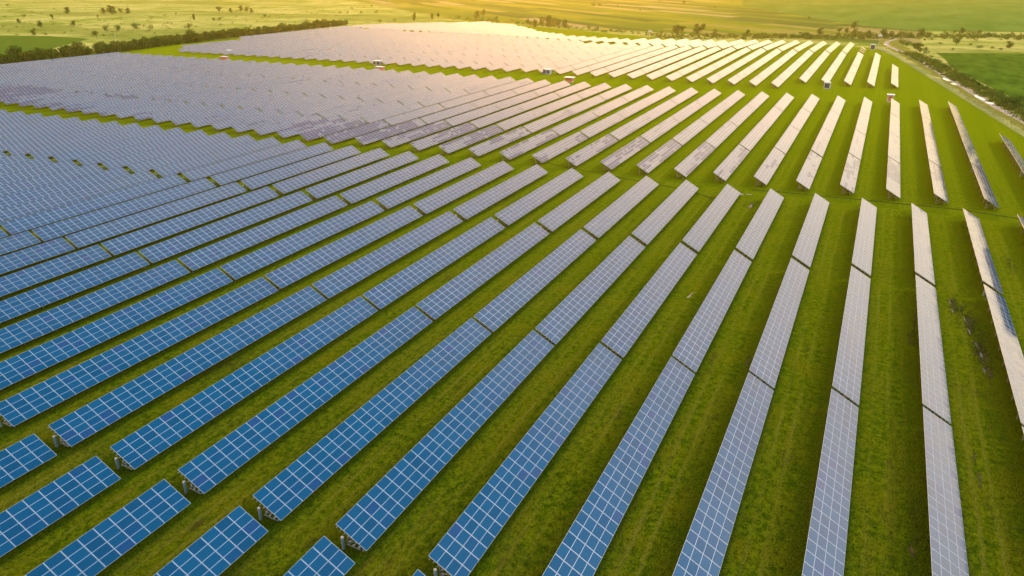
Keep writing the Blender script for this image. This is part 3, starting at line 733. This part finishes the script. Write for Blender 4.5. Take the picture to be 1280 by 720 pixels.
acc=[]
for (a,b) in zip(wp,wp[1:]):
    n=max(1,int(math.dist(a,b)/2.3))
    for i in range(n): t=i/n; acc.append((a[0]*(1-t)+b[0]*t,a[1]*(1-t)+b[1]*t))
for i,(x,y) in enumerate(acc):
    far=i/len(acc); h=rnd.uniform(6.4,10.4)*(1-.30*far); off=-1-(i%3)*4.5-rnd.uniform(0,2)
    if rnd.random()<.07: h*=1.3
    plant('windbreak_tree',rnd.choice(('full','full','full','full','tree')),x+off,y+rnd.uniform(-2,2),h,h*rnd.uniform(1.2,1.7),
          f'dark green tree in the windbreak at the left, {ordw(i+1)} from its near end','tree','trees of the windbreak')
spots=[ # px, base py, height px, width ratio, shape, note
(52,36,8,1.1,'tree'),(66,24,5,1,'tree'),(92,34,7,1,'tree'),(121,48,9,1.5,'bush'),(134,40,7,1.5,'bush'),(149,40,8,1.3,'bush'),(172,38,8,1.9,'bush'),(190,37,6,1.2,'bush'),
(42,44,7,1.1,'tree'),(24,29,5,1,'tree'),(85,17,7,1.2,'tree'),(130,17,6,1.1,'tree'),(141,17.5,9,1.4,'tree'),(152,17,6,1.3,'bush'),(160,17,6,1.2,'tree'),(123,23,4,1,'bush'),(30,22,4,1.4,'bush'),(237,38,8,1.3,'bush'),
(275,17,7,1.2,'tree'),(289,16,5,1,'tree'),(301,14,6,1,'tree'),(309,15,6,1,'tree'),(315,16,5,1,'tree'),(267,26,3.5,1.9,'bush'),(275,26,4,1.5,'bush'),(331,22,4,1.4,'bush'),(338,22,3,1,'bush'),(243,25,6,.8,'tall'),(10,8,3,1.6,'bush'),(220,19,3,1,'bush'),
(425,17,3,2,'bush'),(435,17,3,2,'bush'),(452,17,3,2,'bush'),(470,17,4,1.6,'bush'),(465,9,3,1.4,'bush'),(455,10,2,1.4,'bush'),(440,12,3,1.4,'bush'),
(475,29,4,1.3,'bush'),(493,28,4,1.2,'bush'),(518,26,8,.7,'tall'),(540,24,6,1,'tall'),(548,23,6,1,'tree'),(574,23,3,1.7,'bush'),(585,24,3,1.7,'bush'),
(596,23,8,1.1,'tree'),(604,23,9,1.1,'tree'),(612,25,3,1.5,'bush'),(620,25,4,1.6,'bush'),(640,28,4,1.5,'bush'),(648,31,4,1.5,'bush'),(662,34,7,1.2,'bush'),(669,34,8,1,'tree'),(677,32,9,1,'tree'),(685,34,12,1.1,'tree'),(692,33,9,1.0,'tree'),(698,35,9,1,'tree'),(707,35,9,1.1,'tree'),(660,30,6,1.4,'bush'),
(737,37,4,1.8,'bush'),(745,38,4,1.8,'bush'),(776,41,4,2,'bush'),(782,40,3,1.5,'bush'),(827,44,5,2,'bush'),(846,42,9,1.3,'tree'),(852,42,8,1.2,'tree'),(864,47,4,1.4,'bush'),(872,42,10,1.2,'tree'),(877,41,9,1.1,'tree'),(893,44,7,.9,'tree'),(742,8,4,2.4,'bush'),(750,8,4,2,'bush'),(824,4,3,1.5,'bush'),(855,6,5,1.2,'tree'),(932,3,3,1.4,'bush'),(1011,24,3,1.4,'bush'),(772,9,3,1,'bush'),(800,14,3,1,'bush'),(893,11,3,1.6,'bush'),
(915,47,3,2.3,'bush'),(930,47,4,2,'bush'),(945,47,4,2,'bush'),(960,47,3,2,'bush'),(935,43,5,1.2,'tree'),(975,47,4,2,'bush'),(990,47,5,2,'bush'),(1002,47,6,1.6,'bush'),(1010,46,5,2,'bush'),(1024,43,7,1.4,'tree'),(1035,47,4,2,'bush'),(1047,46,5,1.8,'bush'),(1049,42,6,1.4,'tree'),(1058,41,5,1.4,'tree'),(1068,36,8,1.1,'tree'),(1069,42,5,1.5,'tree'),(1076,47,8,1.8,'bush'),(1086,47,8,1.7,'bush'),(1103,46,8,1.3,'tree'),(1113,46,6,1.3,'tree'),(1126,47,8,1.6,'bush'),(1137,47,6,1.6,'bush'),(1150,45,8,1.3,'tree'),(1160,46,6,1.6,'bush'),
(1182,43,4,2,'bush'),(1193,43,5,2,'bush'),(1203,42,6,1.6,'tree'),(1212,44,6,1.8,'bush'),(1222,45,7,1.8,'bush'),(1235,46,5,2,'bush'),(1245,48,4,2,'bush'),(1258,50,5,2,'bush'),(1272,51,6,2,'bush'),(1286,51,7,2,'bush'),
(1133,58,6,2,'bush'),(1142,60,6,2,'bush'),(1148,63,8,1.5,'tree'),(1156,64,5,1.9,'bush'),(1126,55,5,2,'bush'),(1195,57,8,1.4,'tree'),(1190,63,3,2,'bush'),(1213,57,3,2,'bush'),(1225,61,4,2.4,'bush'),(1240,61,3,2.4,'bush'),(1262,60,7,1.5,'tree'),(1175,56,3,1.8,'bush'),(1250,63,3,2,'bush')]
def sheight(px,py,hp):
    x,y=at(px,py); d=px_of(x,y,ground_z(x,y)); return x,y,hp*d[2]/FPX
def zone(px):
    return 'far left' if px<220 else 'left of middle' if px<500 else 'middle' if px<720 else 'right of middle' if px<960 else 'far right'
zc={}
for px,py,hp,wr,sh in spots:
    x,y,h=sheight(px,py,hp*1.3); h=max(2.2,h); w=h*wr/(1.0 if sh=='bush' else .75 if sh=='tree' else .5)*(.62 if sh=='bush' else .72)
    nm={'tree':'field_tree','bush':'field_bush','tall':'poplar_tree'}[sh]; word={'tree':'round tree','bush':'low bush','tall':'slender tree'}[sh]
    kz=(zone(px),word); zc.setdefault(kz,[]).append((nm,sh,x,y,h,w,px))
for (zn,word),l in zc.items():
    l.sort(key=lambda t:t[6])
    for i,(nm,sh,x,y,h,w,px) in enumerate(l):
        plant(nm,sh,x,y,h,w,f'dark {word} in the {zn} fields beyond the farm, {ordw(i+1)} from the left',word.split()[1],f'{word}s in the fields')
# bushes along the track
tb=[(1158,68,5),(1163,73,4),(1167,80,6.5),(1172,81,5),(1180,86,7),(1186,87,6),(1193,92,4),(1201,99,8),(1208,101,8),(1214,104,6),(1222,107,5),(1236,118,7),(1244,121,8),(1250,124,7),(1258,132,11),(1265,133,14),(1273,135,13),(1282,140,13),(1290,146,12),(1232,113,4),(1278,147,8),(1268,128,8),(1150,66,5)]
for i,(px,py,hp) in enumerate(tb):
    x,y,h=sheight(px,py,hp*1.1); plant('track_bush','bush',x,y,h*1.1,h*1.45,f'dark bush beside the dirt track, {ordw(i+1)} in its line','bush','bushes along the track',rnd.choice((0,3,1)))
# low scrub scattered in the meadow and behind the farm: nobody could count it
mb=MB()
def scrub(x,y,h,w,n=26):
    z=ground_z(x,y)
    for _ in range(n):
        d=Vector((rnd.gauss(0,1),rnd.gauss(0,1),abs(rnd.gauss(0,1)))).normalized(); p=Vector((x+d.x*w*rnd.random(),y+d.y*w*rnd.random(),z+d.z*h*rnd.random()))
        nn=Vector((rnd.gauss(0,1),rnd.gauss(0,1),rnd.gauss(.4,1))).normalized(); t=nn.orthogonal().normalized(); b=nn.cross(t); e=rnd.uniform(.15,.3)*h
        mb.quad([p-t*e,p-b*e,p+t*e,p+b*e])
for _ in range(800):
    px=rnd.uniform(820,1290); py=rnd.gauss(46,1.6); x,y=at(px,py); scrub(x,y,rnd.uniform(1.,2.6),rnd.uniform(1.5,4))
for _ in range(160):
    px=rnd.uniform(560,830); py=22+(px-560)*.082+rnd.gauss(0,1.2); x,y=at(px,py); scrub(x,y,rnd.uniform(1.,2.4),rnd.uniform(1.5,4))
for _ in range(260):
    px=rnd.uniform(0,460); py=rnd.uniform(3,46); x,y=at(px,py)
    if x<-540: scrub(x,y,rnd.uniform(.8,2.2),rnd.uniform(1.5,5),16)
for _ in range(900):
    t=rnd.random(); yy=270+330*t; x=fence_x(yy)+rnd.uniform(9,20); scrub(x,yy,rnd.uniform(.6,1.7),rnd.uniform(.9,2.4))
tag(link('scrub',mb.mesh('scrub',[LF[2]])),'low olive scrub and weeds scattered through the meadows beyond the farm','scrub',kind='stuff')

# ------------------------------------------------------------------ evening air
M=bpy.data.materials.new('haze'); M.use_nodes=True; nt=M.node_tree; nt.nodes.clear()
o=N('ShaderNodeOutputMaterial',nt); v=N('ShaderNodeVolumePrincipled',nt)
v.inputs['Color'].default_value=(.90,.82,.22,1); v.inputs['Density'].default_value=.00013; v.inputs['Anisotropy'].default_value=.84
nt.links.new(v.outputs[0],o.inputs['Volume'])
mb=MB(); mb.box((0,4500,24),(9500,8000,34)); hz=link('haze',mb.mesh('haze',[M])); tag(hz,kind='stuff')
